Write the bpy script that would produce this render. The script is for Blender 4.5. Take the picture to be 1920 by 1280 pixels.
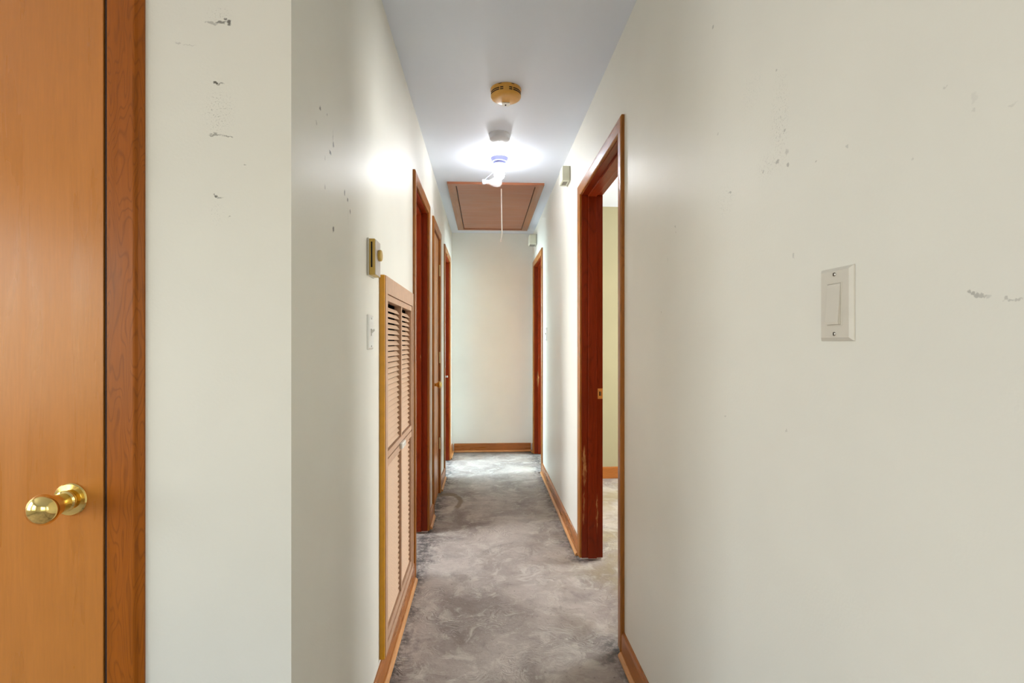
import bpy, bmesh, math, random
from mathutils import Vector
for o in list(bpy.data.objects): bpy.data.objects.remove(o)
S = bpy.context.scene
C = S.collection
random.seed(4)
PI = math.pi

# ------------------------------------------------------------------ camera
CAM_Z, YAW = 1.2204, 0.0532256
cam = bpy.data.cameras.new('camera'); camo = bpy.data.objects.new('camera', cam); C.objects.link(camo)
cam.sensor_width = 36; cam.lens = 18.0; cam.shift_y = 1.88/1920; cam.clip_start = 0.02
camo.location = (0, 0, CAM_Z); camo.rotation_euler = (PI/2, 0, -YAW)
S.camera = camo

# ------------------------------------------------------------------ world, daylight, exposure
W = bpy.data.worlds.new('world'); S.world = W; W.use_nodes = True
wn = W.node_tree.nodes; bg = wn['Background']
sky = wn.new('ShaderNodeTexSky'); sky.sky_type = 'NISHITA'; sky.sun_disc = False
sky.sun_elevation = math.radians(35); sky.sun_rotation = math.radians(200)
W.node_tree.links.new(sky.outputs[0], bg.inputs[0]); bg.inputs[1].default_value = 0.25
vs = S.view_settings
vs.view_transform = 'Standard'; vs.look = 'None'; vs.gamma = 1; vs.use_curve_mapping = False
vs.exposure = 1.07

def window_light(name, loc, direction, sx, sy, power, col):
    l = bpy.data.lights.new(name, 'AREA'); l.shape = 'RECTANGLE'; l.size = sx; l.size_y = sy
    l.energy = power; l.color = col
    o = bpy.data.objects.new(name, l); C.objects.link(o); o.location = loc
    o.rotation_euler = Vector(direction).to_track_quat('-Z', 'Y').to_euler()
    return o
DAY = (0.98, 0.985, 1.0)
COOL = (0.70, 0.88, 1.0)
window_light('daylight_living_side', (-3.42, -1.95, 1.35), (1, 0, 0), 1.8, 1.5, 8, DAY)
window_light('fill_living_front', (-3.42, 0.05, 1.35), (1, 0, 0), 1.3, 1.5, 28, DAY)  # added fill: lights the right wall, only grazes the entry wall
window_light('fill_living_right', (0.80, -1.80, 1.40), (-1, 0, 0), 1.6, 1.4, 2.5, DAY)  # added fill behind the camera for the near left hall wall
window_light('daylight_living_back', (-0.55, -3.72, 1.45), (0, 1, 0), 1.9, 1.6, 3, DAY)
window_light('daylight_side_room', (3.62, 3.45, 1.45), (-1, 0, 0), 1.3, 1.3, 95, DAY)
window_light('daylight_bathroom', (-2.72, 2.95, 1.45), (1, 0, 0), .9, 1.2, 60, DAY)
window_light('daylight_left_bedroom', (-2.72, 5.00, 1.45), (1, 0, 0), 1.1, 1.3, 150, COOL)
window_light('daylight_right_bedroom', (3.62, 5.20, 1.45), (-1, 0, 0), .95, 1.3, 175, COOL)
BULB = 66.0

# ------------------------------------------------------------------ measures
XL, XR, YC, YE, H, T = -0.3671, 0.5415, 0.994, 5.7235, 2.44, 0.115

# ------------------------------------------------------------------ node helpers
class M:
    def __init__(s, name):
        s.m = bpy.data.materials.new(name); s.m.use_nodes = True
        s.t = s.m.node_tree; s.b = s.t.nodes['Principled BSDF']
    def n(s, typ, **kw):
        x = s.t.nodes.new('ShaderNode'+typ)
        for k, v in kw.items(): setattr(x, k, v)
        return x
    def l(s, a, b): s.t.links.new(a, b)
    def put(s, sock, v):
        if isinstance(v, bpy.types.NodeSocket): s.l(v, sock)
        else: sock.default_value = v
    def math(s, op, a, b=0.0, clamp=False):
        x = s.n('Math', operation=op); x.use_clamp = clamp
        s.put(x.inputs[0], a); s.put(x.inputs[1], b); return x.outputs[0]
    def vmath(s, op, a, b=(0, 0, 0)):
        x = s.n('VectorMath', operation=op); s.put(x.inputs[0], a)
        if op == 'SCALE': s.put(x.inputs['Scale'], b)
        else: s.put(x.inputs[1], b)
        return x.outputs['Value'] if op in ('LENGTH', 'DISTANCE') else x.outputs['Vector']
    def noise(s, vec, scale, detail=4, rough=0.55, dist=0.0, color=False):
        x = s.n('TexNoise'); s.l(vec, x.inputs['Vector'])
        x.inputs['Scale'].default_value = scale; x.inputs['Detail'].default_value = detail
        x.inputs['Roughness'].default_value = rough; x.inputs['Distortion'].default_value = dist
        return x.outputs['Color' if color else 'Fac']
    def rng(s, v, a, b, c=0.0, d=1.0, smooth=False):
        x = s.n('MapRange'); x.interpolation_type = 'SMOOTHSTEP' if smooth else 'LINEAR'
        s.put(x.inputs[0], v)
        for i, q in enumerate((a, b, c, d)): x.inputs[i+1].default_value = q
        return x.outputs[0]
    def mix(s, f, a, b, typ='MIX'):
        x = s.n('Mix', data_type='RGBA', blend_type=typ); x.clamp_factor = True
        s.put(x.inputs['Factor'], f)
        for k, v in ((6, a), (7, b)):
            if isinstance(v, (tuple, list)): v = (*v[:3], 1)
            s.put(x.inputs[k], v)
        return x.outputs[2]
    def pos(s): return s.n('NewGeometry').outputs['Position']
    def obj(s): return s.n('TexCoord').outputs['Object']
    def bump(s, h, strength, dist=0.01):
        x = s.n('Bump'); x.inputs['Strength'].default_value = strength; x.inputs['Distance'].default_value = dist
        s.l(h, x.inputs['Height']); s.l(x.outputs[0], s.b.inputs['Normal'])
    def set(s, **kw):
        for k, v in kw.items():
            k = {'color': 'Base Color', 'rough': 'Roughness', 'metal': 'Metallic', 'coat': 'Coat Weight', 'coatr': 'Coat Roughness',
                 'spec': 'Specular IOR Level'}[k]
            if isinstance(v, tuple): v = (*v[:3], 1)
            s.put(s.b.inputs[k], v)
        return s

def plain(name, col, rough=0.45, metal=0.0, var=0.06, spec=0.5):
    m = M(name); p = m.obj()
    f = m.noise(p, 30, 3)
    c = m.mix(m.rng(f, 0.35, 0.65), tuple(x*(1-var) for x in col), tuple(min(1, x*(1+var)) for x in col))
    m.set(color=c, rough=rough, metal=metal, spec=spec)
    return m.m

def wood(name, col, axis='z', rough=0.32, var=0.30, rings=0.35, wear=0.0, coat=0.15, ring_scale=1.0, spec=0.4, chips=()):
    """varnished board; grain runs along the given axis"""
    m = M(name); p = m.pos()
    i = 'xyz'.index(axis)
    sc = [1.0, 1.0, 1.0]; sc[i] = 0.075
    v = m.vmath('MULTIPLY', p, tuple(sc))
    fine = m.noise(v, 210, 2, 0.65)
    mid = m.noise(v, 26, 3, 0.55, 0.8)
    big = m.noise(p, 2.6, 2)
    sc2 = [1.0, 1.0, 1.0]; sc2[i] = 0.16
    v2 = m.vmath('MULTIPLY', p, tuple(sc2))
    rn = m.noise(v2, 7.5*ring_scale, 2, 0.5, 0.3)
    ring = m.math('ABSOLUTE', m.math('SUBTRACT', m.math('FRACT', m.math('MULTIPLY', rn, 22.0)), 0.5))
    ring = m.rng(ring, 0.0, 0.22, 1.0, 0.0, True)
    f = m.math('ADD', m.math('MULTIPLY', m.rng(fine, 0.3, 0.7), 0.35), m.math('MULTIPLY', m.rng(mid, 0.3, 0.7), 0.4))
    f = m.math('ADD', f, m.math('MULTIPLY', m.rng(big, 0.35, 0.65), 0.25))
    c = m.mix(f, tuple(x*(1-var) for x in col), tuple(min(1, x*(1+var)) for x in col))
    c = m.mix(m.math('MULTIPLY', ring, rings), c, tuple(x*0.42 for x in col))
    if wear:
        wv = [1.0, 1.0, 1.0]; wv[i] = 0.12
        w = m.noise(m.vmath('MULTIPLY', p, tuple(wv)), 60, 6, 0.7)
        w2 = m.noise(p, 3.3, 2)
        wf = m.math('MULTIPLY', m.rng(w, 0.66, 0.72), m.rng(w2, 0.5, 0.62))
        c = m.mix(m.math('MULTIPLY', wf, wear), c, (0.55, 0.33, 0.13))
    for ctr, rad, st in chips:                           # rubbed-off varnish at one place
        pj = m.vmath('ADD', p, m.vmath('SCALE', m.vmath('SUBTRACT', m.noise(m.vmath('MULTIPLY', p, (1, 1, .25)), 70, 3, .7, color=True), (.5, .5, .5)), 0.03))
        dd = m.vmath('LENGTH', m.vmath('MULTIPLY', m.vmath('SUBTRACT', pj, ctr), tuple(1/q for q in rad)))
        c = m.mix(m.math('MULTIPLY', m.rng(dd, 0.6, 1.0, st, 0.0), m.rng(fine, 0.35, 0.6)), c, (0.62, 0.38, 0.15))
    m.set(color=c, rough=m.rng(mid, 0.3, 0.7, rough*0.8, rough*1.25), coat=coat, coatr=0.18, spec=spec)
    m.bump(fine, 0.06, 0.002)
    return m

def wall_paint(name, col, marks=(), rough=0.42, speckle=()):
    """semi-gloss wall paint with scuffs: marks = (centre, radii, strength, colour)"""
    m = M(name); p = m.pos()
    big = m.noise(p, 2.2, 3)
    c = m.mix(m.rng(big, 0.3, 0.7), tuple(x*0.965 for x in col), tuple(min(1, x*1.02) for x in col))
    if marks or speckle:
        jit = m.vmath('SCALE', m.vmath('SUBTRACT', m.noise(p, 110, 2, 0.6, color=True), (0.5, 0.5, 0.5)), 0.013)
        pj = m.vmath('ADD', p, jit); dots = m.rng(m.noise(p, 330, 2, 0.7), 0.58, 0.66)
    acc = None
    for (ctr, rad, st) in marks:
        d = m.vmath('LENGTH', m.vmath('MULTIPLY', m.vmath('SUBTRACT', pj, ctr), tuple(1/r for r in rad)))
        k = m.rng(d, 0.55, 1.0, st, 0.0)
        acc = k if acc is None else m.math('MAXIMUM', acc, k)
    for (ctr, rad, st) in speckle:                       # dotted residue patches
        d = m.vmath('LENGTH', m.vmath('MULTIPLY', m.vmath('SUBTRACT', p, ctr), tuple(1/r for r in rad)))
        k = m.math('MULTIPLY', m.rng(d, 0.4, 1.0, 1.0, 0.0), dots)
        k = m.math('MULTIPLY', k, st)
        acc = k if acc is None else m.math('MAXIMUM', acc, k)
    if acc is not None: c = m.mix(acc, c, (0.085, 0.078, 0.06))
    m.set(color=c, rough=rough, spec=0.5)
    m.bump(m.noise(p, 190, 1, 0.5), 0.05, 0.004)
    return m.m

# ------------------------------------------------------------------ materials
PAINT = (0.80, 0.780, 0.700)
def fw(x, z, rx, rz, st): return ((x, YC, z), (rx, 0.02, rz), st)
def lw(y, z, ry, rz, st): return ((XL, y, z), (0.02, ry, rz), st)
def rw(y, z, ry, rz, st): return ((XR, y, z), (0.02, ry, rz), st)
marks_left = [fw(-.498, 1.824, .012, .004, .75), fw(-.482, 1.825, .006, .005, .9), fw(-.515, 1.822, .011, .003, .4),
    fw(-.488, 1.831, .004, .003, .8), fw(-.507, 1.711, .005, .003, .95), fw(-.499, 1.708, .009, .002, .6),
    fw(-.508, 1.611, .016, .002, .6), fw(-.485, 1.609, .013, .0016, .55), fw(-.507, 1.613, .004, .004, .6),
    fw(-.507, 1.497, .005, .003, .9), fw(-.500, 1.494, .006, .002, .5), fw(-.575, 1.784, .006, .002, .25), fw(-.555, 1.780, .014, .0012, .22),
    fw(-.452, 1.556, .002, .0015, .5), fw(-.480, 1.458, .002, .0015, .5),
    lw(1.14, 1.70, .006, .006, .35), lw(1.165, 1.742, .007, .006, .75), lw(1.215, 1.752, .004, .004, .4), lw(1.265, 1.70, .006, .009, .7), lw(1.262, 1.72, .003, .018, .35),
    lw(1.24, 1.672, .009, .006, .95), lw(1.20, 1.645, .003, .008, .4), lw(1.365, 1.614, .006, .009, .8), lw(1.395, 1.602, .008, .006, .85), lw(1.42, 1.578, .006, .008, .8),
    lw(1.40, 1.56, .002, .03, .18), lw(1.265, 1.495, .008, .009, .9), lw(1.20, 1.578, .005, .008, .4)]
speck_left = [fw(-.500, 1.655, .034, .052, .42), fw(-.505, 1.465, .018, .030, .2), fw(-.50, 1.84, .03, .02, .35)]
# right wall: y depth from pixel column, z from row
def rp(px, py):
    a = YAW + math.atan((px-960)/960); y = XR/math.tan(a); zc = y*math.cos(YAW)+XR*math.sin(YAW)
    return y, CAM_Z-(py-641.88)*zc/960
marks_right = []
for px, py, ry, rz, st in [(1337, 50, .008, .006, .5), (1456, 132, .006, .003, .4), (1471, 244, .006, .004, .5), (1458, 303, .010, .006, .5),
        (1477, 310, .008, .005, .5), (1369, 360, .013, .005, .5), (1346, 250, .005, .005, .35), (1430, 322, .004, .003, .5), (1266, 425, .004, .005, .45),
        (1267, 436, .004, .003, .45), (1530, 303, .005, .003, .35), (1826, 183, .006, .010, .10), (1826, 206, .004, .006, .16), (1895, 198, .008, .003, .16),
        (1488, 480, .006, .008, .30), (1773, 163, .006, .003, .22), (1588, 274, .004, .003, .3), (1475, 285, .010, .008, .3), (1252, 487, .004, .012, .22),
        (1360, 780, .006, .004, .3), (1475, 808, .004, .004, .3), (1240, 585, .006, .006, .25), (1712, 300, .004, .003, .2)]:
    y, z = rp(px, py); marks_right.append(rw(y, z, ry*.72, rz*.72, st*.85))
for k in range(6):                                     # the rubbed streak right of the switch
    y, z = rp(1818+k*7, 548+min(k, 2)*3.0+(k > 2)*.8); marks_right.append(rw(y, z, .0036, .0028 if k < 4 else .0018, (.42, .45, .42, .38, .3, .2)[k]))
for px in (1886, 1896, 1905, 1912):
    y, z = rp(px, 561); marks_right.append(rw(y, z, .003, .0024, .3))
speck_right = []
for px, py, ry, rz, st in [(1462, 225, .035, .11, .30), (1410, 170, .05, .05, .14), (1440, 310, .05, .03, .25), (1360, 375, .06, .05, .22)]:
    y, z = rp(px, py); speck_right.append(rw(y, z, ry, rz, st))
m_wall_l = wall_paint('cream_paint_left', PAINT, marks_left, speckle=speck_left)
m_wall_r = wall_paint('cream_paint_right', PAINT, marks_right, speckle=speck_right)
m_wall = wall_paint('cream_paint', PAINT)
m_wall_far_lit = wall_paint('cream_paint_far_lit', (0.85, 0.855, 0.805))  # same cream paint, lightened to stand in for light at the end
m_wall_bed = wall_paint('pale_grey_blue_paint', (0.76, 0.80, 0.84))  # blue tint added in unseen rooms to cool the bounced light
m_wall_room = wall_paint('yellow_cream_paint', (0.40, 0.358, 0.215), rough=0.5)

mc = M('ceiling_paint'); p = mc.pos()
mc.set(color=mc.mix(mc.rng(mc.noise(p, 2.0, 3), .3, .7), (0.735, 0.785, 0.89), (0.765, 0.815, 0.91)), rough=0.55)
mc.bump(mc.noise(p, 120, 3), 0.05, 0.004); m_ceil = mc.m

def make_floor_mat():
    m = M('bare_concrete_floor'); p = m.pos()
    warp = m.vmath('SCALE', m.vmath('SUBTRACT', m.noise(p, 3.0, 3, color=True), (.5, .5, .5)), 0.35)
    q = m.vmath('ADD', p, warp)
    a = m.noise(q, 2.4, 8, 0.62, 0.4)
    b = m.noise(q, 8.0, 8, 0.68, 0.6)
    d = m.noise(p, 46, 5, 0.7)
    # trowelled glue ridges whose direction wanders
    wv = m.n('TexWave'); wv.wave_type = 'RINGS'; wv.inputs['Scale'].default_value = 16; wv.inputs['Distortion'].default_value = 9
    wv.inputs['Detail'].default_value = 3; wv.inputs['Detail Scale'].default_value = 1.6
    m.l(m.vmath('ADD', p, m.vmath('SCALE', warp, 1.5)), wv.inputs['Vector'])
    rid = m.math('MULTIPLY', wv.outputs['Fac'], m.rng(m.noise(p, 4.2, 4), 0.48, 0.62))
    c = m.mix(m.rng(a, 0.36, 0.64), (0.27, 0.225, 0.20), (0.52, 0.455, 0.405))
    c = m.mix(m.math('MULTIPLY', m.rng(b, 0.52, 0.64), 0.75), c, (0.60, 0.555, 0.49))
    c = m.mix(m.math('MULTIPLY', m.rng(b, 0.45, 0.33), 0.45), c, (0.19, 0.158, 0.14))
    c = m.mix(m.math('MULTIPLY', rid, 0.3), c, (0.60, 0.56, 0.50))
    c = m.mix(m.math('MULTIPLY', m.rng(d, 0.58, 0.68), 0.45), c, (0.60, 0.56, 0.50))
    c = m.mix(m.math('MULTIPLY', m.rng(d, 0.40, 0.30), 0.6), c, (0.10, 0.085, 0.075))
    # yellowish glue residue towards the side room doorway
    sx = m.n('SeparateXYZ'); m.l(p, sx.inputs[0]); X, Y = sx.outputs[0], sx.outputs[1]
    yel = m.math('MULTIPLY', m.rng(X, 0.25, 0.75), m.rng(m.noise(q, 3.2, 5), 0.40, 0.62))
    c = m.mix(m.math('MULTIPLY', yel, 0.6), c, (0.34, 0.27, 0.13))
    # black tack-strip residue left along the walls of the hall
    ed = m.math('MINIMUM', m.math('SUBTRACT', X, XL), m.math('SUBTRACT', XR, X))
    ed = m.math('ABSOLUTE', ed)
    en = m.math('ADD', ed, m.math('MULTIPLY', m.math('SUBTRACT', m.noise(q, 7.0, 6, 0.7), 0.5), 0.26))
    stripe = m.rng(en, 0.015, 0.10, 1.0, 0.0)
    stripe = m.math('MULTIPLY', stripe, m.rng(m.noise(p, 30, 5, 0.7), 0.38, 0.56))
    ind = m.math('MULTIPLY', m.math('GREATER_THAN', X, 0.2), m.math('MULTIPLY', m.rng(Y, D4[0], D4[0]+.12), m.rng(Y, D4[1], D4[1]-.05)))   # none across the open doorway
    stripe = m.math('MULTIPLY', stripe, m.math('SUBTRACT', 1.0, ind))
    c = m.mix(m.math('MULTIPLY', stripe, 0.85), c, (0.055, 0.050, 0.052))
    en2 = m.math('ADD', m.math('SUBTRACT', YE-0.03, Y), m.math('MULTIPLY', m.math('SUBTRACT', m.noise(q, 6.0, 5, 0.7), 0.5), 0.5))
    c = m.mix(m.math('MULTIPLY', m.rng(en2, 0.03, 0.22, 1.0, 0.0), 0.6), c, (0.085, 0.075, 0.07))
    # brown curl of glue on the left, beyond the second door
    ctr = (-0.30, 3.93, 0.0)
    dv = m.vmath('MULTIPLY', m.vmath('SUBTRACT', p, ctr), (1.0, 0.55, 1.0))
    dl = m.math('ADD', m.vmath('LENGTH', dv), m.math('MULTIPLY', m.math('SUBTRACT', m.noise(p, 14, 3), .5), .03))
    arc = m.rng(m.math('ABSOLUTE', m.math('SUBTRACT', dl, 0.115)), 0.012, 0.026, 1.0, 0.0)
    arc = m.math('MULTIPLY', arc, m.rng(m.math('ADD', X, m.math('MULTIPLY', Y, 0.5)), 1.66, 1.70))
    c = m.mix(m.math('MULTIPLY', arc, 0.75), c, (0.20, 0.15, 0.09))
    hgt = m.math('ADD', m.math('MULTIPLY', b, 0.5), m.math('ADD', m.math('MULTIPLY', d, 0.35), m.math('MULTIPLY', rid, 0.25)))
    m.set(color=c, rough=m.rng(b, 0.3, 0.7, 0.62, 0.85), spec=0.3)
    m.bump(hgt, 0.55, 0.012)
    return m.m

RED = (0.200, 0.021, 0.002); CAS = (0.340, 0.118, 0.016); BASE = (0.380, 0.125, 0.022); SHOE = (0.60, 0.29, 0.105)
CHIPS = [((.556, 2.83, .53), (.013, .03, .13), .85), ((.553, 2.83, .30), (.006, .03, .12), .5), ((.628, 2.83, .26), (.006, .03, .13), .6), ((.58, 5.56, .82), (.012, .03, .10), .7)]
m_red = {a: wood('shaded_jamb_wood_'+a, RED, a, chips=CHIPS if a == 'z' else (), rough=0.36, wear=0.7, coat=0.0, spec=0.22).m for a in 'yz'}  # jamb wood, its shaded dark red tone put into the colour
m_cas = {a: wood('casing_wood_'+a, CAS, a, rough=0.32, wear=0.25, spec=0.28, coat=0.08).m for a in 'yz'}
m_base = {a: wood('baseboard_wood_'+a, BASE, a, rough=0.30, wear=0.2, rings=0.12).m for a in 'xy'}
m_shoe = {a: wood('shoe_molding_wood_'+a, SHOE, a, rough=0.4, wear=0.3, rings=0.15).m for a in 'xy'}
m_slab = wood('closet_door_veneer', (0.54, 0.195, 0.030), 'z', rough=0.30, var=0.13, rings=0.0, coat=0.2).m
m_front_cas = wood('front_casing_wood', (0.34, 0.090, 0.003), 'z', rough=0.36, spec=0.22, coat=0.03, var=0.2, rings=0.4, wear=0.3, ring_scale=3.0).m
m_hatch = wood('hatch_plywood', (0.36, 0.130, 0.062), 'x', rough=0.38, var=0.14, rings=0.1).m
m_hatch_trim = wood('hatch_trim_wood', (0.330, 0.125, 0.045), 'y', rough=0.38, var=0.2, rings=0.15).m
m_louv = plain('tan_painted_wood', (0.52, 0.315, 0.195), 0.42)
m_slat = plain('tan_painted_slat', (0.70, 0.47, 0.31), 0.38)
m_ochre = plain('ochre_edge', (0.64, 0.290, 0.006), 0.35)  # near edge ochre, the other edge and frame tan
m_black = plain('black_void', (0.010, 0.008, 0.007), 0.9)
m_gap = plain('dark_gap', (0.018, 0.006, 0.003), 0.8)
m_brass = plain('polished_brass', (0.86, 0.63, 0.22), 0.12, 1.0, 0.02)
m_brass_old = plain('aged_brass', (0.62, 0.45, 0.22), 0.32, 1.0, 0.05)
m_steel = plain('dull_steel', (0.45, 0.42, 0.38), 0.35, 1.0)
m_plate = plain('ivory_switch_plastic', (0.64, 0.60, 0.52), 0.32, var=0.02)
m_white = plain('white_plastic', (0.78, 0.77, 0.72), 0.35, var=0.02)
m_grey = plain('pale_grey_plastic', (0.64, 0.66, 0.70), 0.4, var=0.02)
m_sensor = plain('greenish_ivory_plastic', (0.62, 0.62, 0.49), 0.4, var=0.02)
m_amber = plain('yellowed_plastic', (0.66, 0.34, 0.055), 0.35, var=0.03)
m_lav = plain('lavender_porcelain', (0.27, 0.29, 0.52), 0.3, var=0.02)
m_gold = plain('ochre_plastic', (0.56, 0.36, 0.07), 0.35, var=0.04)
m_silver = plain('brushed_silver_face', (0.55, 0.50, 0.47), 0.35, 0.5)
m_cord = plain('white_cord', (0.80, 0.74, 0.66), 0.6)
m_vinyl = plain('white_window_frame', (0.80, 0.80, 0.78), 0.4)
def glass_mat(name, gl, tint):
    m = M(name); t = m.n('BsdfTransparent'); t.inputs[0].default_value = (*tint, 1)
    g = m.n('BsdfGlossy'); g.inputs['Roughness'].default_value = 0.03
    x = m.n('MixShader'); x.inputs[0].default_value = gl
    m.l(t.outputs[0], x.inputs[1]); m.l(g.outputs[0], x.inputs[2])
    m.l(x.outputs[0], m.t.nodes['Material Output'].inputs['Surface']); return m.m
m_pane = glass_mat('window_glass', 0.06, (0.97, 0.98, 0.97))
mg = M('frosted_bulb_glass'); mg.set(color=(0.6, 0.58, 0.56), rough=0.25)
mg.b.inputs['Transmission Weight'].default_value = 0.0; mg.b.inputs['Alpha'].default_value = 0.12; m_clear = mg.m
me = M('lit_bulb'); me.set(color=(1, 1, 1)); me.b.inputs['Emission Color'].default_value = (0.95, 0.975, 1.0, 1)
me.b.inputs['Emission Strength'].default_value = BULB; m_lit = me.m

# ------------------------------------------------------------------ mesh helpers
WL = {}
def tag(o, label=None, cat=None, group=None, kind=None):
    if label: o['label'] = label
    if cat: o['category'] = cat
    if group: o['group'] = group
    if kind: o['kind'] = kind
    return o
def empty(name, loc):
    o = bpy.data.objects.new(name, None); C.objects.link(o); o.location = loc; WL[o.name] = Vector(loc); o.empty_display_size = .05
    return o
def link(o, wloc, parent):
    C.objects.link(o); wloc = Vector(wloc); WL[o.name] = wloc
    if parent: o.parent = parent; o.location = wloc - WL[parent.name]
    else: o.location = wloc
    return o
def obj(name, bm, mat, parent=None, smooth=False, origin=None):
    bmesh.ops.recalc_face_normals(bm, faces=bm.faces)
    me_ = bpy.data.meshes.new(name)
    xs = [v.co for v in bm.verts]
    lo = Vector([min(v[i] for v in xs) for i in range(3)]); hi = Vector([max(v[i] for v in xs) for i in range(3)])
    org = Vector(origin) if origin else Vector(((lo.x+hi.x)/2, (lo.y+hi.y)/2, lo.z))
    for v in bm.verts: v.co -= org
    if smooth:
        for f in bm.faces: f.smooth = True
        for e in bm.edges:
            if len(e.link_faces) == 2 and e.calc_face_angle(0) > 0.6: e.smooth = False
    bm.to_mesh(me_); bm.free(); me_.materials.append(mat)
    return link(bpy.data.objects.new(name, me_), org, parent)
def twin(src, name, wloc, parent):
    o = src.copy(); o.name = name; return link(o, wloc, parent)
def box(bm, x0, x1, y0, y1, z0, z1, bev=0.0):
    r = bmesh.ops.create_cube(bm, size=1.0)['verts']
    for v in r:
        v.co = Vector((x0 if v.co.x < 0 else x1, y0 if v.co.y < 0 else y1, z0 if v.co.z < 0 else z1))
    if bev:
        es = list({e for v in r for e in v.link_edges})
        bmesh.ops.bevel(bm, geom=es, offset=bev, segments=2, affect='EDGES', profile=0.6)
    return bm
def B(*a, **k): return box(bmesh.new(), *a, **k)
def lathe(bm, prof, org, axis=(0, 0, 1), n=32):
    """profile of (radius, height along axis)"""
    ax = Vector(axis).normalized(); u = ax.orthogonal().normalized(); w = ax.cross(u); org = Vector(org)
    rings = []
    for r, h in prof:
        if r < 1e-5: rings.append([bm.verts.new(org+ax*h)])
        else: rings.append([bm.verts.new(org+ax*h+(u*math.cos(2*PI*i/n)+w*math.sin(2*PI*i/n))*r) for i in range(n)])
    for a, b in zip(rings, rings[1:]):
        for i in range(n):
            j = (i+1) % n
            if len(a) == 1 and len(b) == 1: continue
            if len(a) == 1: bm.faces.new((a[0], b[i], b[j]))
            elif len(b) == 1: bm.faces.new((a[i], b[0], a[j]))
            else: bm.faces.new((a[i], b[i], b[j], a[j]))
    for ring in (rings[0], rings[-1]):
        if len(ring) > 1: bm.faces.new(ring)
    return bm
def tube(bm, pts, r, n=8):
    pts = [Vector(p) for p in pts]; rings = []
    for k, p in enumerate(pts):
        d = (pts[min(k+1, len(pts)-1)]-pts[max(k-1, 0)]).normalized(); u = d.orthogonal().normalized(); w = d.cross(u)
        rings.append([bm.verts.new(p+(u*math.cos(2*PI*i/n)+w*math.sin(2*PI*i/n))*r) for i in range(n)])
    for a, b in zip(rings, rings[1:]):
        for i in range(n): bm.faces.new((a[i], b[i], b[(i+1) % n], a[(i+1) % n]))
    bm.faces.new(rings[0]); bm.faces.new(rings[-1]); return bm
def loft(bm, secs):
    """sections of equal point count joined into a closed prism"""
    rs = [[bm.verts.new(p) for p in s] for s in secs]
    for a, b in zip(rs, rs[1:]):
        n = len(a)
        for i in range(n): bm.faces.new((a[i], b[i], b[(i+1) % n], a[(i+1) % n]))
    bm.faces.new(rs[0]); bm.faces.new(rs[-1]); return bm
def sphere_prof(r, k=10, a0=-90, a1=90): return [(r*math.cos(math.radians(a0+(a1-a0)*i/k)), r*math.sin(math.radians(a0+(a1-a0)*i/k))) for i in range(k+1)]

# ------------------------------------------------------------------ walls with openings
def wall(name, axis, t0, t1, u0, u1, holes, mat, label):
    """axis 'x': thin along x, runs along y; holes = (ua, ub, za, zb)"""
    bm = bmesh.new()
    us = sorted({u0, u1, *[h[0] for h in holes], *[h[1] for h in holes]})
    for a, b in zip(us, us[1:]):
        col = [h for h in holes if h[0] <= a+1e-6 and h[1] >= b-1e-6]
        spans = [(0.0, H)]
        for h in col:
            spans = [q for s in spans for q in ((s[0], min(s[1], h[2])), (max(s[0], h[3]), s[1])) if q[1]-q[0] > 1e-4]
        for z0, z1 in spans:
            if axis == 'x': box(bm, t0, t1, a, b, z0, z1)
            else: box(bm, a, b, t0, t1, z0, z1)
    bmesh.ops.remove_doubles(bm, verts=bm.verts, dist=1e-5)
    # drop the inner faces shared by neighbouring cells
    seen = {}
    for f in bm.faces: seen.setdefault(frozenset(v.index for v in f.verts) if False else frozenset(id(v) for v in f.verts), []).append(f)
    bmesh.ops.delete(bm, geom=[f for fs in seen.values() if len(fs) > 1 for f in fs], context='FACES_ONLY')
    return tag(obj(name, bm, mat), label, 'wall', kind='structure')

JB = 0.018
ZO = 2.045                       # clear head height of the openings
D1, D2, D3 = (2.70, 3.30), (3.66, 4.15), (4.68, 5.31)
D4, D5 = (2.022, 2.838), (4.81, 5.57)
def hole(d): return (d[0]-JB, d[1]+JB, 0.0, ZO+JB)
LV = (1.806, 2.527, 0.115, 1.457)   # louvered grille outline (y0, y1, z0, z1)
DF = (-1.467, -0.707)               # closet door in the near wall
wall('wall_left', 'x', XL-T, XL, YC+T, YE, [hole(D1), hole(D2), hole(D3), (LV[0]+.03, LV[1]-.03, LV[2]+.03, LV[3]-.03)], m_wall_l,
     'cream painted left wall of the hallway with louvered grille and three doors')
wall('wall_entry', 'y', YC, YC+T, -3.2, XL, [(DF[0]-JB, DF[1]+JB, 0, ZO+JB)], m_wall_l, 'narrow scuffed cream wall beside the brass-knobbed brown door')
wall('wall_right', 'x', XR, XR+T, -3.5, YE, [hole(D4), hole(D5), (-2.6, -1.0, .7, 2.1)], m_wall_r, 'long cream right wall with smudges and rocker switch')
wall('wall_far', 'y', YE, YE+T, -2.6, 3.5, [], m_wall_far_lit, 'plain cream wall closing the far end of the hallway')
wall('wall_back', 'y', -3.6, -3.5, -3.3, XR+T, [(-1.45, .35, .7, 2.15)], m_wall, 'cream wall with wide window behind the viewer')
wall('wall_side', 'x', -3.3, -3.2, -3.5, YC+T, [(-2.85, -1.05, .65, 2.05), (-.6, .7, .65, 2.05)], m_wall, 'cream side wall with tall window behind the viewer')
wall('wall_rear', 'x', -2.6, -2.5, YC+T, YE, [(2.5, 3.4, .85, 2.05), (4.45, 5.55, .8, 2.1)], m_wall_bed, 'pale grey-blue window wall of the rooms left of the hallway')
wall('wall_bath_near', 'y', 2.38, 2.44, -2.5, XL-T-.35, [], m_wall_bed, 'pale grey-blue wall of the bathroom behind the louvered grille')
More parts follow.
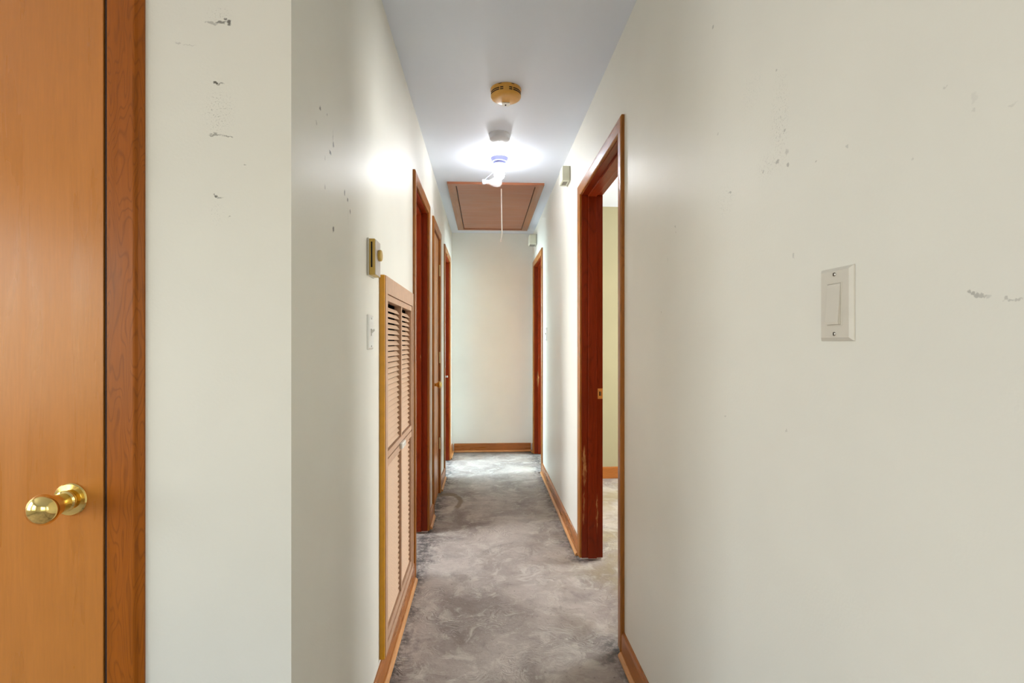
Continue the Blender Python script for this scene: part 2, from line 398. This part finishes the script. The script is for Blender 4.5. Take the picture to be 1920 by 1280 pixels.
wall('wall_bath_far', 'y', 3.44, 3.50, -2.5, XL-T, [], m_wall_bed, 'pale grey-blue wall between bathroom and closet')
wall('wall_closet', 'y', 4.30, 4.36, -2.5, XL-T, [], m_wall_bed, 'pale grey-blue wall between closet and left bedroom')
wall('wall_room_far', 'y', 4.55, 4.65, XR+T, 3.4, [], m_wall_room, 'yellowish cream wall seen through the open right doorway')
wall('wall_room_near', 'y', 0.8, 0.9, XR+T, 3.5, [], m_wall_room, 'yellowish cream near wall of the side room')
wall('wall_room_side', 'x', 3.4, 3.5, 0.9, YE, [(2.8, 4.1, .8, 2.1), (4.75, 5.68, .8, 2.1)], m_wall_room, 'yellowish cream window wall of the side room')
m_floor = make_floor_mat()
tag(obj('floor', B(-3.3, 3.5, -3.6, YE+T, -.1, 0), m_floor), 'bare grey concrete floor with glue residue and dark edges', 'floor', kind='structure')
tag(obj('ceiling', B(-3.3, 3.5, -3.6, YE+T, H, H+.1), m_ceil), 'smooth pale blue-grey painted ceiling', 'ceiling', kind='structure')

# ------------------------------------------------------------------ windows (behind the viewer and in the side room)
def window(name, axis, t, u0, u1, z0, z1, label):
    r = empty(name, (t, (u0+u1)/2, z0) if axis == 'x' else ((u0+u1)/2, t, z0)); tag(r, label, 'window', kind='structure')
    def bb(a, b, c, d, dt=.03):
        return B(t-dt, t+dt, a, b, c, d) if axis == 'x' else B(a, b, t-dt, t+dt, c, d)
    f = .05
    for a in ((u0, u0+f, z0, z1), (u1-f, u1, z0, z1), (u0+f, u1-f, z0, z0+f), (u0+f, u1-f, z1-f, z1)): obj('window_frame', bb(*a), m_vinyl, r)
    um, zm = (u0+u1)/2, (z0+z1)/2
    obj('mullion', bb(um-.02, um+.02, z0+f, z1-f, .022), m_vinyl, r)
    for ua, ub in ((u0+f, um-.02), (um+.02, u1-f)):
        obj('sash_rail', bb(ua, ub, zm-.02, zm+.02, .022), m_vinyl, r)
        for za, zb in ((z0+f, zm-.02), (zm+.02, z1-f)): obj('pane', bb(ua, ub, za, zb, .003), m_pane, r)
window('window_1', 'x', -3.25, -2.85, -1.05, .65, 2.05, 'white framed window in the side wall behind the viewer')
window('added_window_7', 'x', -3.25, -.6, .7, .65, 2.05, 'added white framed window in the side wall nearest the brown door')  # unseen window, added to carry the front fill light
window('added_window_8', 'x', XR+T/2, -2.6, -1.0, .7, 2.1, 'added white framed window in the right wall behind the viewer')  # unseen window, added to carry the right fill light
window('window_2', 'y', -3.55, -1.45, .35, .7, 2.15, 'wide white framed window in the wall behind the viewer')
window('window_3', 'x', 3.45, 2.8, 4.1, .8, 2.1, 'white framed window of the side room')
window('window_4', 'x', -2.55, 2.5, 3.4, .85, 2.05, 'white framed window of the bathroom')
window('window_5', 'x', -2.55, 4.45, 5.55, .8, 2.1, 'white framed window of the left bedroom')
window('window_6', 'x', 3.45, 4.75, 5.68, .8, 2.1, 'white framed window of the right bedroom')

# ------------------------------------------------------------------ doors in the hall walls
CW = 0.057
CPROF = [(0, 0), (0, .009), (.005, .012), (.040, .015), (.051, .015), (.057, .011), (.057, 0)]
def casing(parent, xw, sgn, a, b, ztop, z0, mat_v, mat_h):
    """mitred casing round an opening a..b on the wall plane x = xw; sgn points into the hall"""
    a -= .004; b += .004; ztop += .004
    def sec(fy, fz): return [(xw+sgn*t, fy(u), fz(u)) for u, t in CPROF]
    A0 = sec(lambda u: a-u, lambda u: z0); A1 = sec(lambda u: a-u, lambda u: ztop+u)
    B1 = sec(lambda u: b+u, lambda u: ztop+u); B0 = sec(lambda u: b+u, lambda u: z0)
    obj('casing_leg', loft(bmesh.new(), [A0, A1]), mat_v, parent)
    obj('casing_leg', loft(bmesh.new(), [B1, B0]), mat_v, parent)
    obj('casing_head', loft(bmesh.new(), [A1, B1]), mat_h, parent)
def knob_set(parent, org, axis, mat, s=1.0):
    k = obj('knob', lathe(bmesh.new(), [(0.0135*s, .0), (.0125*s, .012*s), (.012*s, .022*s), (.017*s, .032*s), (.024*s, .040*s), (.026*s, .048*s),
        (.024*s, .055*s), (.018*s, .060*s), (.008*s, .0625*s), (0, .063*s)], org, axis, 24), mat, parent, True)
    obj('rosette', lathe(bmesh.new(), [(.030*s, 0), (.030*s, .003*s), (.026*s, .006*s), (.014*s, .007*s)], org, axis, 28), mat, k, True)
def door(name, side, d, label, leaf='far', z0=0.006, leg=None, hinge=False, knob=None, jamb=None):
    xw, sgn = (XL, 1) if side == 'L' else (XR, -1)
    a, b = d
    r = empty(name, (xw-sgn*T/2, (a+b)/2, 0)); tag(r, label, 'door', kind='structure')
    casing(r, xw, sgn, a, b, ZO, z0, leg or m_cas['z'], m_cas['y'])
    def bx(d0, d1, y0, y1, za, zb, bev=.0015):          # depth measured from the hall face into the wall
        x0, x1 = sorted((xw-sgn*d0, xw-sgn*d1)); return B(x0, x1, y0, y1, za, zb, bev=bev)
    jm = jamb or m_red['z']
    e = .0005
    obj('jamb', bx(e, T+.004, a-JB+e, a, z0, ZO), jm, r)
    obj('jamb', bx(e, T+.004, b, b+JB-e, z0, ZO), jm, r)
    obj('jamb_head', bx(e, T+.004, a-JB+e, b+JB-e, ZO, ZO+JB-e), m_red['y'], r)
    if leaf == 'near': s0, s1, l0, l1 = .042, .078, .004, .039
    else: s0, s1, l0, l1 = .036, .083, .084, .119
    for y0, y1 in ((a, a+.011), (b-.011, b)): obj('door_stop', bx(s0, s1, y0, y1, z0, ZO-.011), jm, r)
    obj('door_stop', bx(s0, s1, a, b, ZO-.011, ZO), m_red['y'], r)
    if leaf == 'far':                                    # swung a quarter turn into its room, hinged on the near jamb
        w = b-a-.006
        lf = obj('door_leaf', bx(T+.010, T+.010+w, a+.004, a+.038, .014, ZO-.003, .002), m_slab, r)
        knob_set(lf, (xw-sgn*(T+.010+w-.06), a+.038, .916), (0, 1, 0), m_brass)
    else:
        lf = obj('door_leaf', bx(l0, l1, a+.003, b-.003, .014, ZO-.003, .002), m_slab if leaf == 'near' else m_red['z'], r)
        if hinge:
            for zc in (1.80, 1.10, .41):
                h = obj('hinge', lathe(bmesh.new(), [(.006, -.045), (.006, .045)], (xw+sgn*.004, b-.001, zc), (0, 0, 1), 10), m_brass_old, lf, True)
        if knob: knob_set(lf, (xw-sgn*l0, knob[0], knob[1]), (sgn, 0, 0), m_brass)
    return r
d1 = door('door_1', 'L', D1, 'first doorway on the left, next to the louvered grille, with dark red-brown jambs', z0=.014)
d2 = door('door_2', 'L', D2, 'narrow closed closet door in the middle of the left wall with brass knob', leaf='near', hinge=True, knob=(D2[0]+.06, .916))
d3 = door('door_3', 'L', D3, 'last doorway on the left beside the far end wall')
obj('catch', lathe(bmesh.new(), [(.009, 0), (.009, .004), (.006, .006), (.006, .010), (.010, .013), (.010, .018), (.006, .021), (0, .0215)], (XL+.0145, D3[0]-.03, .912), (1, 0, 0), 14), m_white, d3, True)
d4 = door('door_4', 'R', D4, 'wide open doorway on the right wall leading to the yellowish side room', z0=.016)
d5 = door('door_5', 'R', D5, 'far doorway on the right wall beside the end wall')
st = obj('strike_plate', B(.632, .660, D4[1]-.0018, D4[1], .905, .963, bev=.0008), m_brass_old, d4)
obj('latch_hole', B(.640, .652, D4[1]-.0024, D4[1]-.001, .922, .946), m_black, st)
obj('strike_lip', B(.646, .649, D4[1]-.0045, D4[1]-.002, .922, .946), m_steel, st)

# near door on the left (flush slab, brass knob)
r = empty('door_6', ((DF[0]+DF[1])/2, YC+T/2, 0)); tag(r, 'flush orange-brown door with polished brass knob at the left edge', 'door', kind='structure')
def fsec(fx, fz): return [(fx(u), YC-t, fz(u)) for u, t in FPROF]
FPROF = [(0, 0), (0, .004), (.002, .006), (.050, .010), (.053, .0095), (.057, .006), (.0665, .004), (.0665, 0)]
a, b, zt = DF[0]-.003, DF[1]+.006, ZO+.004
A0, A1 = fsec(lambda u: a-u, lambda u: .01), fsec(lambda u: a-u, lambda u: zt+u)
B1, B0 = fsec(lambda u: b+u, lambda u: zt+u), fsec(lambda u: b+u, lambda u: .01)
obj('casing_leg', loft(bmesh.new(), [A0, A1]), m_front_cas, r); obj('casing_leg', loft(bmesh.new(), [B1, B0]), m_front_cas, r); obj('casing_head', loft(bmesh.new(), [A1, B1]), m_front_cas, r)
e = .0005
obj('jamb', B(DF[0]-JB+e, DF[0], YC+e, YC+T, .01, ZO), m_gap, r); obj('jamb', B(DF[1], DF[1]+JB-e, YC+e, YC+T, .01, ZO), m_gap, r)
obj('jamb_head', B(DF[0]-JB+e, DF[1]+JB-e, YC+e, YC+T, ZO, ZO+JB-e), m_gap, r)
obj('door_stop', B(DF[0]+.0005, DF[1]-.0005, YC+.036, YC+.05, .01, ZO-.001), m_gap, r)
lf = obj('door_leaf', B(DF[0]+.003, DF[1]-.004, YC+.001, YC+.034, .014, ZO-.003, bev=.0015), m_slab, r)  # leaf
KX, KZ, KY = -.769, .929, YC+.001
kn = obj('knob', lathe(bmesh.new(), [(.0150, .004), (.0155, .009), (.0192, .011), (.0196, .013), (.0192, .015), (.0160, .017), (.0165, .022), (.0185, .034), (.0212, .046), (.0232, .054),
    (.0262, .0565), (.0270, .060), (.0262, .0645), (.0232, .0695), (.0180, .0738), (.0112, .0766), (.005, .0778), (0, .0780)], (KX, KY, KZ), (0, -1, 0), 40), m_brass, lf, True)
obj('rosette', lathe(bmesh.new(), [(.0305, 0), (.0305, .002), (.0285, .0045), (.0200, .0055), (.0140, .0065), (.0135, .008)], (KX, KY, KZ), (0, -1, 0), 40), m_brass, kn, True)

# ------------------------------------------------------------------ baseboards
def base(name, axis, wallc, sgn, u0, u1, label, hgt=.095, shoe=True):
    """axis along which it runs; wallc = wall plane, sgn = into the room"""
    prof = [(0, 0), (.012, 0), (.012, hgt-.014), (.009, hgt-.004), (.004, hgt), (0, hgt)]
    sp = [(.0125, .001), (.026, .001), (.026, .008), (.022, .015), (.0165, .019), (.0125, .019)]
    def sec(pr, u): return [((wallc+sgn*t, u, z+.002) if axis == 'y' else (u, wallc+sgn*t, z+.002)) for t, z in pr]
    o = tag(obj(name, loft(bmesh.new(), [sec(prof, u0), sec(prof, u1)]), m_base[axis]), label, 'baseboard', kind='structure')
    if shoe: obj('shoe_molding', loft(bmesh.new(), [sec(sp, u0), sec(sp, u1)]), m_shoe[axis], o)
    return o
g = CW+.0045
base('baseboard_left', 'y', XL, 1, YC, D1[0]-g, 'brown baseboard on the left wall below the louvered grille')
base('baseboard_left', 'y', XL, 1, D1[1]+g, D2[0]-g, 'short brown baseboard between the first two left doorways')
base('baseboard_left', 'y', XL, 1, D2[1]+g, D3[0]-g, 'brown baseboard between the closet door and the last left doorway')
base('baseboard_left', 'y', XL, 1, D3[1]+g, YE-.001, 'short brown baseboard between last left doorway and end wall')
base('baseboard_right', 'y', XR, -1, -3.5, D4[0]-g, 'brown baseboard on the right wall nearest the viewer')
base('baseboard_right', 'y', XR, -1, D4[1]+g, D5[0]-g, 'brown baseboard on the right wall between its two doorways')
base('baseboard_right', 'y', XR, -1, D5[1]+g, YE-.001, 'short brown baseboard between far right doorway and end wall')
base('baseboard_far', 'x', YE, -1, XL+.027, XR-.027, 'brown baseboard across the far end wall')
base('baseboard_entry', 'x', YC, -1, DF[1]+.076, XL, 'brown baseboard under the narrow scuffed wall')
base('baseboard_entry', 'x', YC, -1, -3.2, DF[0]-.073, 'brown baseboard left of the brass-knobbed door')
base('baseboard_room', 'x', 4.55, -1, XR+T+.002, 3.4, 'brown baseboard seen through the open right doorway', hgt=.103, shoe=False)

# ------------------------------------------------------------------ louvered return-air grille
y0, y1, z0, z1 = LV
FT = .021                                            # how far it stands off the wall
XF = XL+FT
lv = empty('louvered_grille', (XL, (y0+y1)/2, z0)); tag(lv, 'tall tan louvered return-air grille door set in the left wall', 'grille')
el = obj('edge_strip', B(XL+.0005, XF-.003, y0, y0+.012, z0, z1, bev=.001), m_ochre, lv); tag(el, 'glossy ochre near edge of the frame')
obj('edge_strip', B(XL+.0005, XF-.003, y1-.012, y1, z0, z1, bev=.001), m_louv, lv)
FW = .036
obj('frame_stile', B(XL+.0005, XF, y0+.012, y0+.012+FW, z0, z1, bev=.0015), m_louv, lv)
obj('frame_stile', B(XL+.0005, XF, y1-.012-.028, y1-.012, z0, z1, bev=.0015), m_louv, lv)
iy0, iy1 = y0+.012+FW+.001, y1-.012-.028-.001
obj('frame_rail', B(XL+.0005, XF, iy0, iy1, z1-.062, z1, bev=.0015), m_louv, lv)
obj('frame_rail', B(XL+.0005, XF, iy0, iy1, z0, z0+.03, bev=.0015), m_louv, lv)
ZS = .800                                            # seam between the two leaves
ym = iy0+(iy1-iy0)*.52
duct = bmesh.new()
wy0, wy1, wz0, wz1 = LV[0]+.03, LV[1]-.03, LV[2]+.03, LV[3]-.03
box(duct, XL-T-.30, XL-T-.29, wy0-.05, wy1+.05, wz0-.05, wz1+.05)
for q in ((wy0-.06, wy0-.05, wz0-.05, wz1+.05), (wy1+.05, wy1+.06, wz0-.05, wz1+.05), (wy0-.05, wy1+.05, wz0-.06, wz0-.05), (wy0-.05, wy1+.05, wz1+.05, wz1+.06)):
    box(duct, XL-T-.29, XL-T-.001, *q)
for q in ((wy0, wy0+.003, wz0, wz1), (wy1-.003, wy1, wz0, wz1), (wy0+.003, wy1-.003, wz0, wz0+.003), (wy0+.003, wy1-.003, wz1-.003, wz1)):
    box(duct, XL-T-.001, XL-.014, *q)                    # black panels over the reveals stand in for shade behind the slats
obj('duct_dark_liner', duct, m_black, lv)
slat0 = None
PITCH = .0212
def leaf_panel(name, za, zb, top_rail, bot_rail):
    global slat0
    xs0, xs1 = XL-.012, XF-.004
    sw = .022
    bm = bmesh.new()
    for q in ((iy0, iy0+sw, za, zb), (iy1-sw, iy1, za, zb), (ym-.009, ym+.009, za+bot_rail, zb-top_rail), (iy0+sw, iy1-sw, zb-top_rail, zb), (iy0+sw, iy1-sw, za, za+bot_rail)):
        box(bm, xs0, xs1, *q, bev=.0012)
    pn = obj(name, bm, m_louv, lv)
    n = int((zb-top_rail-za-bot_rail)/PITCH)
    for ya, yb in ((iy0+sw, ym-.009), (ym+.009, iy1-sw)):
        yc, wd = (ya+yb)/2, yb-ya
        for k in range(n):
            zc = za+bot_rail+PITCH*(k+.5)
            if slat0 is None:
                ang = math.radians(52); hx, hz = math.cos(ang)*.0094, math.sin(ang)*.0094; tx, tz = math.sin(ang)*.0016, math.cos(ang)*.0016
                sec = [(hx, -hz), (hx+tx*.6, -hz+tz), (-hx+tx, hz+tz), (-hx-tx, hz-tz), (hx-tx, -hz-tz)]
                bm = loft(bmesh.new(), [[(x, -.5, z) for x, z in sec], [(x, .5, z) for x, z in sec]])
                slat0 = obj('slat', bm, m_slat, None, origin=(0, 0, 0))
                s = slat0; s.parent = pn
            else:
                s = bpy.data.objects.new('slat', slat0.data); C.objects.link(s); s.parent = pn
            s.location = Vector(((xs0+xs1)/2, yc, zc))-WL[pn.name]; s.scale = (1, wd-.0004, 1)
    return pn
leaf_panel('upper_leaf', ZS+.002, z1-.064, .022, .024)
leaf_panel('lower_leaf', z0+.032, ZS-.002, .026, .030)
yh = ym-.005
hd = obj('handle', B(XF-.004, XF+.008, yh-.045, yh+.045, ZS-.020, ZS+.004, bev=.004), m_white, lv); tag(hd, 'small white finger pull on the seam')
obj('handle_recess', B(XF+.0075, XF+.0085, yh-.032, yh+.032, ZS-.014, ZS-.002), m_plate, hd)

# ------------------------------------------------------------------ thermostat
tz0, tz1, ty0, ty1 = 1.432, 1.546, 1.622, 1.700
th = empty('thermostat', (XL, (ty0+ty1)/2, tz0)); tag(th, 'ochre and silver dial thermostat on the left wall above the grille corner', 'thermostat')
obj('back_plate', B(XL+.0005, XL+.006, ty0-.002, ty1+.002, tz0-.002, tz1+.002, bev=.001), m_plate, th)
bd = obj('body', B(XL+.006, XL+.024, ty0, ty1, tz0, tz1, bev=.002), m_gold, th)
obj('vent_slot', B(XL+.0115, XL+.0165, ty0-.0004, ty0+.003, tz0+.024, tz1-.010), m_black, bd)
obj('face_plate', B(XL+.024, XL+.026, ty0+.003, ty1-.002, tz0+.002, tz1-.002, bev=.0008), m_silver, th)
obj('dial', lathe(bmesh.new(), [(.0175, 0), (.0185, .002), (.0185, .008), (.016, .010), (.004, .0105), (0, .0105)], (XL+.026, ty0+.048, 1.500), (1, 0, 0), 30), m_gold, th, True)

# ------------------------------------------------------------------ light switches
def switch(name, side, ya, yb, za, zb, style, label, mat):
    xw, s = (XL, 1) if side == 'L' else (XR, -1)
    yc, zc = (ya+yb)/2, (za+zb)/2
    r = empty(name, (xw, yc, za)); tag(r, label, 'light switch')
    def sx(d): return xw+s*d
    bv = .006; ins = lambda k, d: [(sx(d), ya+k, za+k), (sx(d), yb-k, za+k), (sx(d), yb-k, zb-k), (sx(d), ya+k, zb-k)]
    obj('plate', loft(bmesh.new(), [ins(0, .0004), ins(.0006, .0022), ins(.0055, .0062)]), mat, r)
    def bx(d0, d1, y0, y1, q0, q1, bev=0): a_, b_ = sorted((sx(d0), sx(d1))); return B(a_, b_, y0, y1, q0, q1, bev=bev)
    for q in (za+.011, zb-.011):
        sc = obj('screw', lathe(bmesh.new(), [(.0031, 0), (.0031, .0008), (.002, .0016), (0, .0018)], (sx(.0062), yc, q), (s, 0, 0), 14), m_steel, r, True)
        obj('screw_slot', bx(.0078, .0082, yc-.0005, yc+.0005, q-.0024, q+.0024), m_black, sc)
    if style == 'rocker':
        w, h = .0167, .0333
        f = obj('rocker_frame', bx(.0055, .0068, yc-w, yc+w, zc-h, zc+h, .0004), mat, r)
        obj('rocker_gap', bx(.0066, .0070, yc-w+.0018, yc+w-.0018, zc-h+.0014, zc+h-.0014), m_gaprock, f)
        w2, h2 = w-.0024, h-.0022
        a = [(sx(.0068), yc-w2, zc-h2), (sx(.0068), yc+w2, zc-h2), (sx(.0068), yc+w2, zc+h2), (sx(.0068), yc-w2, zc+h2)]
        pad = bmesh.new()
        prof = [(-h2, .0068), (-h2, .0106), (-h2+.004, .0112), (0, .0092), (h2-.002, .0074), (h2, .0068)]
        loft(pad, [[(sx(d), yc-w2, zc+q) for q, d in prof], [(sx(d), yc+w2, zc+q) for q, d in prof]])
        obj('rocker', pad, mat, r)
    else:
        f = obj('toggle_slot', bx(.0060, .0066, yc-.0045, yc+.0045, zc-.0115, zc+.0115), m_gapsw, r)
        tg = loft(bmesh.new(), [[(sx(.0064), yc-.0036, zc-.004), (sx(.0064), yc+.0036, zc-.004), (sx(.0064), yc+.0036, zc+.006), (sx(.0064), yc-.0036, zc+.006)],
                                [(sx(.0175), yc-.0026, zc+.005), (sx(.0175), yc+.0026, zc+.005), (sx(.0165), yc+.0026, zc+.011), (sx(.0165), yc-.0026, zc+.011)]])
        obj('toggle', tg, mat, r)
m_gaprock = plain('rocker_gap_plastic', (0.42, 0.39, 0.32), 0.6)
m_gapsw = plain('switch_shadow_gap', (0.22, 0.20, 0.16), 0.6)
switch('light_switch', 'R', .721, .794, 1.2225, 1.3355, 'rocker', 'ivory rocker light switch on the near right wall', m_plate)
switch('light_switch', 'L', 1.618, 1.690, 1.198, 1.308, 'toggle', 'white toggle light switch below the thermostat beside the grille', m_white)
switch('light_switch', 'R', 4.42, 4.49, 1.235, 1.350, 'toggle', 'small white light switch before the far right doorway', m_white)

# ------------------------------------------------------------------ chime boxes high on the right wall
def chime(ya, yb, xa, za, zb, label, rnd):
    r = empty('chime_box', (XR, (ya+yb)/2, za)); tag(r, label, 'chime box')
    obj('cover', B(xa, XR-.003, ya, yb, za, zb, bev=rnd), m_sensor, r)
    obj('back_plate', B(XR-.004, XR-.0005, ya+.001, yb-.001, za+.001, zb-.001), m_gapsw, r)
    obj('grille_slot', B(xa+.008, XR-.014, ya+.03, yb-.03, za-.0006, za+.002), m_gapsw, r)
chime(3.215, 3.345, .491, 2.246, 2.338, 'ivory box on the right wall above the open doorway', .003)
chime(5.28, 5.44, .462, 2.240, 2.345, 'pale rounded box near the far right ceiling corner', .015)

# ------------------------------------------------------------------ ceiling things
r = empty('smoke_detector', (.102, 2.47, H-.046)); tag(r, 'large yellowed round smoke detector with vent slots on the ceiling', 'smoke detector')
cx, cy = .102, 2.47
dn = (0, 0, -1)
bdy = obj('body', lathe(bmesh.new(), [(.070, .0005), (.0725, .004), (.0725, .036), (.070, .041), (.064, .0445), (.040, .046), (0, .0465)], (cx, cy, H), dn, 56), m_amber, r, True)
obj('mounting_ring', lathe(bmesh.new(), [(.0745, .0005), (.0745, .006), (.0728, .0075)], (cx, cy, H), dn, 56), m_amber, r, True)
def rim_strip(a0, a1, d0, d1, R_):
    bm = bmesh.new(); n = 16; rows = []
    for k in range(n+1):
        t = math.radians(a0+(a1-a0)*k/n); c, s = math.cos(t), math.sin(t)
        rows.append([(cx+R_*c, cy+R_*s, H-d0), (cx+R_*c, cy+R_*s, H-d1), (cx+(R_-.002)*c, cy+(R_-.002)*s, H-d1), (cx+(R_-.002)*c, cy+(R_-.002)*s, H-d0)])
    return loft(bm, rows)
for (a0, a1) in ((-168, -118), (-114, -102), (-80, -68), (-64, -14)):
    for d0 in (.0185, .0270): obj('vent_slot', rim_strip(a0, a1, d0, d0+.0042, .0736), m_black, bdy)
bt = obj('lit_rim_button', B(cx-.018, cx+.020, cy+.030, cy+.0665, H-.0505, H-.044, bev=.002), m_white, r)  # white button, enlarged to paint in the bulb's light on the rim
obj('indicator', B(cx-.003, cx+.004, cy+.044, cy+.058, H-.0512, H-.049), m_gap, bt)
for k in range(2): obj('slot_tab', rim_strip(-120+k*48, -108+k*48, .002, .005, .0748), m_gap, bdy)

cx2, cy2 = .088, 3.005
r = empty('ceiling_detector', (cx2, cy2, H-.04)); tag(r, 'small white round detector on the ceiling just before the bare bulb', 'smoke detector')
obj('base_ring', lathe(bmesh.new(), [(.0655, .0005), (.0655, .006), (.063, .008)], (cx2, cy2, H), dn, 48), m_grey, r, True)
bdy2 = obj('body', lathe(bmesh.new(), [(.062, .006), (.0605, .020), (.0585, .028), (.050, .034), (.030, .040), (0, .042)], (cx2, cy2, H), dn, 48), m_grey, r, True)
obj('indicator', lathe(bmesh.new(), [(.004, .0385), (.004, .0415), (0, .042)], (cx2, cy2-.012, H), dn, 12), m_gapsw, bdy2, True)

lx, ly = .097, 3.39
r = empty('bare_bulb_light', (lx, ly, H-.15)); tag(r, 'lit bare bulb in a lavender porcelain ceiling lampholder', 'ceiling light')
obj('lampholder', lathe(bmesh.new(), [(.057, .0005), (.0575, .004), (.055, .007), (.049, .024), (.042, .027), (.0415, .030), (.0395, .040), (.032, .047), (.022, .050), (.0185, .062), (.0165, .064)], (lx, ly, H), dn, 44), m_lav, r, True)
bulb = [(.0150, .060), (.0165, .070), (.024, .080)] + [(.0355*math.cos(math.radians(t)), .107+.0355*math.sin(math.radians(t))) for t in (-32, -15, 0, 15, 30, 45, 60, 75)] + [(0, .1425)]
obj('bulb', lathe(bmesh.new(), bulb, (lx, ly, H), dn, 36), m_lit, r, True)
# unlit bulb on its side, carried by a wire arm behind the lit one
sy_, sz_ = ly+.085, H-.132
sk = obj('side_socket', lathe(bmesh.new(), [(.011, 0), (.016, .003), (.0165, .018), (.013, .024), (.013, .036), (.010, .038)], (-.018, sy_, sz_), (1, 0, 0), 24), m_grey, r, True)
obj('side_bulb', lathe(bmesh.new(), [(.0125, .036), (.014, .046), (.021, .062), (.029, .080), (.0325, .098), (.031, .114), (.025, .126), (.013, .134), (0, .1365)], (-.018, sy_, sz_), (1, 0, 0), 28), m_clear, r, True)
obj('arm', tube(bmesh.new(), [(.000, sy_, sz_+.015), (.012, sy_-.004, sz_+.026), (.05, sy_-.03, sz_+.05), (.075, ly+.028, H-.06), (.080, ly+.02, H-.038)], .0016), m_lav, r)

# attic hatch
hx0, hx1, hy0, hy1 = -.285, .456, 3.900, 5.500
r = empty('attic_hatch', ((hx0+hx1)/2, (hy0+hy1)/2, H-.02)); tag(r, 'brown plywood attic hatch with trim and pull cord in the ceiling', 'attic hatch')
TW = .062
zt0, zt1 = H-.018, H-.0005
def prism(pts): return loft(bmesh.new(), [[(x, y, zt0) for x, y in pts], [(x, y, zt1) for x, y in pts]])
n_ = .05
obj('trim_board', prism([(hx0, hy0), (hx0+TW, hy0+n_), (hx0+TW, hy1-n_), (hx0, hy1)]), m_hatch_trim, r)
obj('trim_board', prism([(hx1, hy0), (hx1, hy1), (hx1-TW, hy1-n_), (hx1-TW, hy0+n_)]), m_hatch_trim, r)
obj('trim_board', prism([(hx0, hy0), (hx1, hy0), (hx1-TW, hy0+n_), (hx0+TW, hy0+n_)]), m_hatch, r)
obj('trim_board', prism([(hx0, hy1), (hx0+TW, hy1-n_), (hx1-TW, hy1-n_), (hx1, hy1)]), m_hatch, r)
obj('gap_board', B(hx0+TW, hx1-TW, hy0+n_, hy1-n_, H-.004, H-.0005), m_gap, r)
obj('panel', B(hx0+TW+.007, hx1-TW-.006, hy0+n_+.004, hy1-n_-.012, H-.013, H-.004, bev=.001), m_hatch, r)
px_, py_ = .130, 4.02
cd = tube(bmesh.new(), [(px_, py_, H-.012), (px_+.001, py_, H-.10), (px_+.003, py_, H-.24), (px_+.005, py_, H-.33), (px_+.006, py_, H-.365), (px_+.001, py_, H-.395), (px_-.004, py_, H-.425)], .0042)
pc = obj('pull_cord', cd, m_cord, r, True)
obj('cord_knot', lathe(bmesh.new(), [(0, -.006), (.005, -.005), (.006, 0), (.005, .005), (0, .006)], (px_-.004, py_, H-.424), (0, 0, 1), 10), m_cord, pc, True)
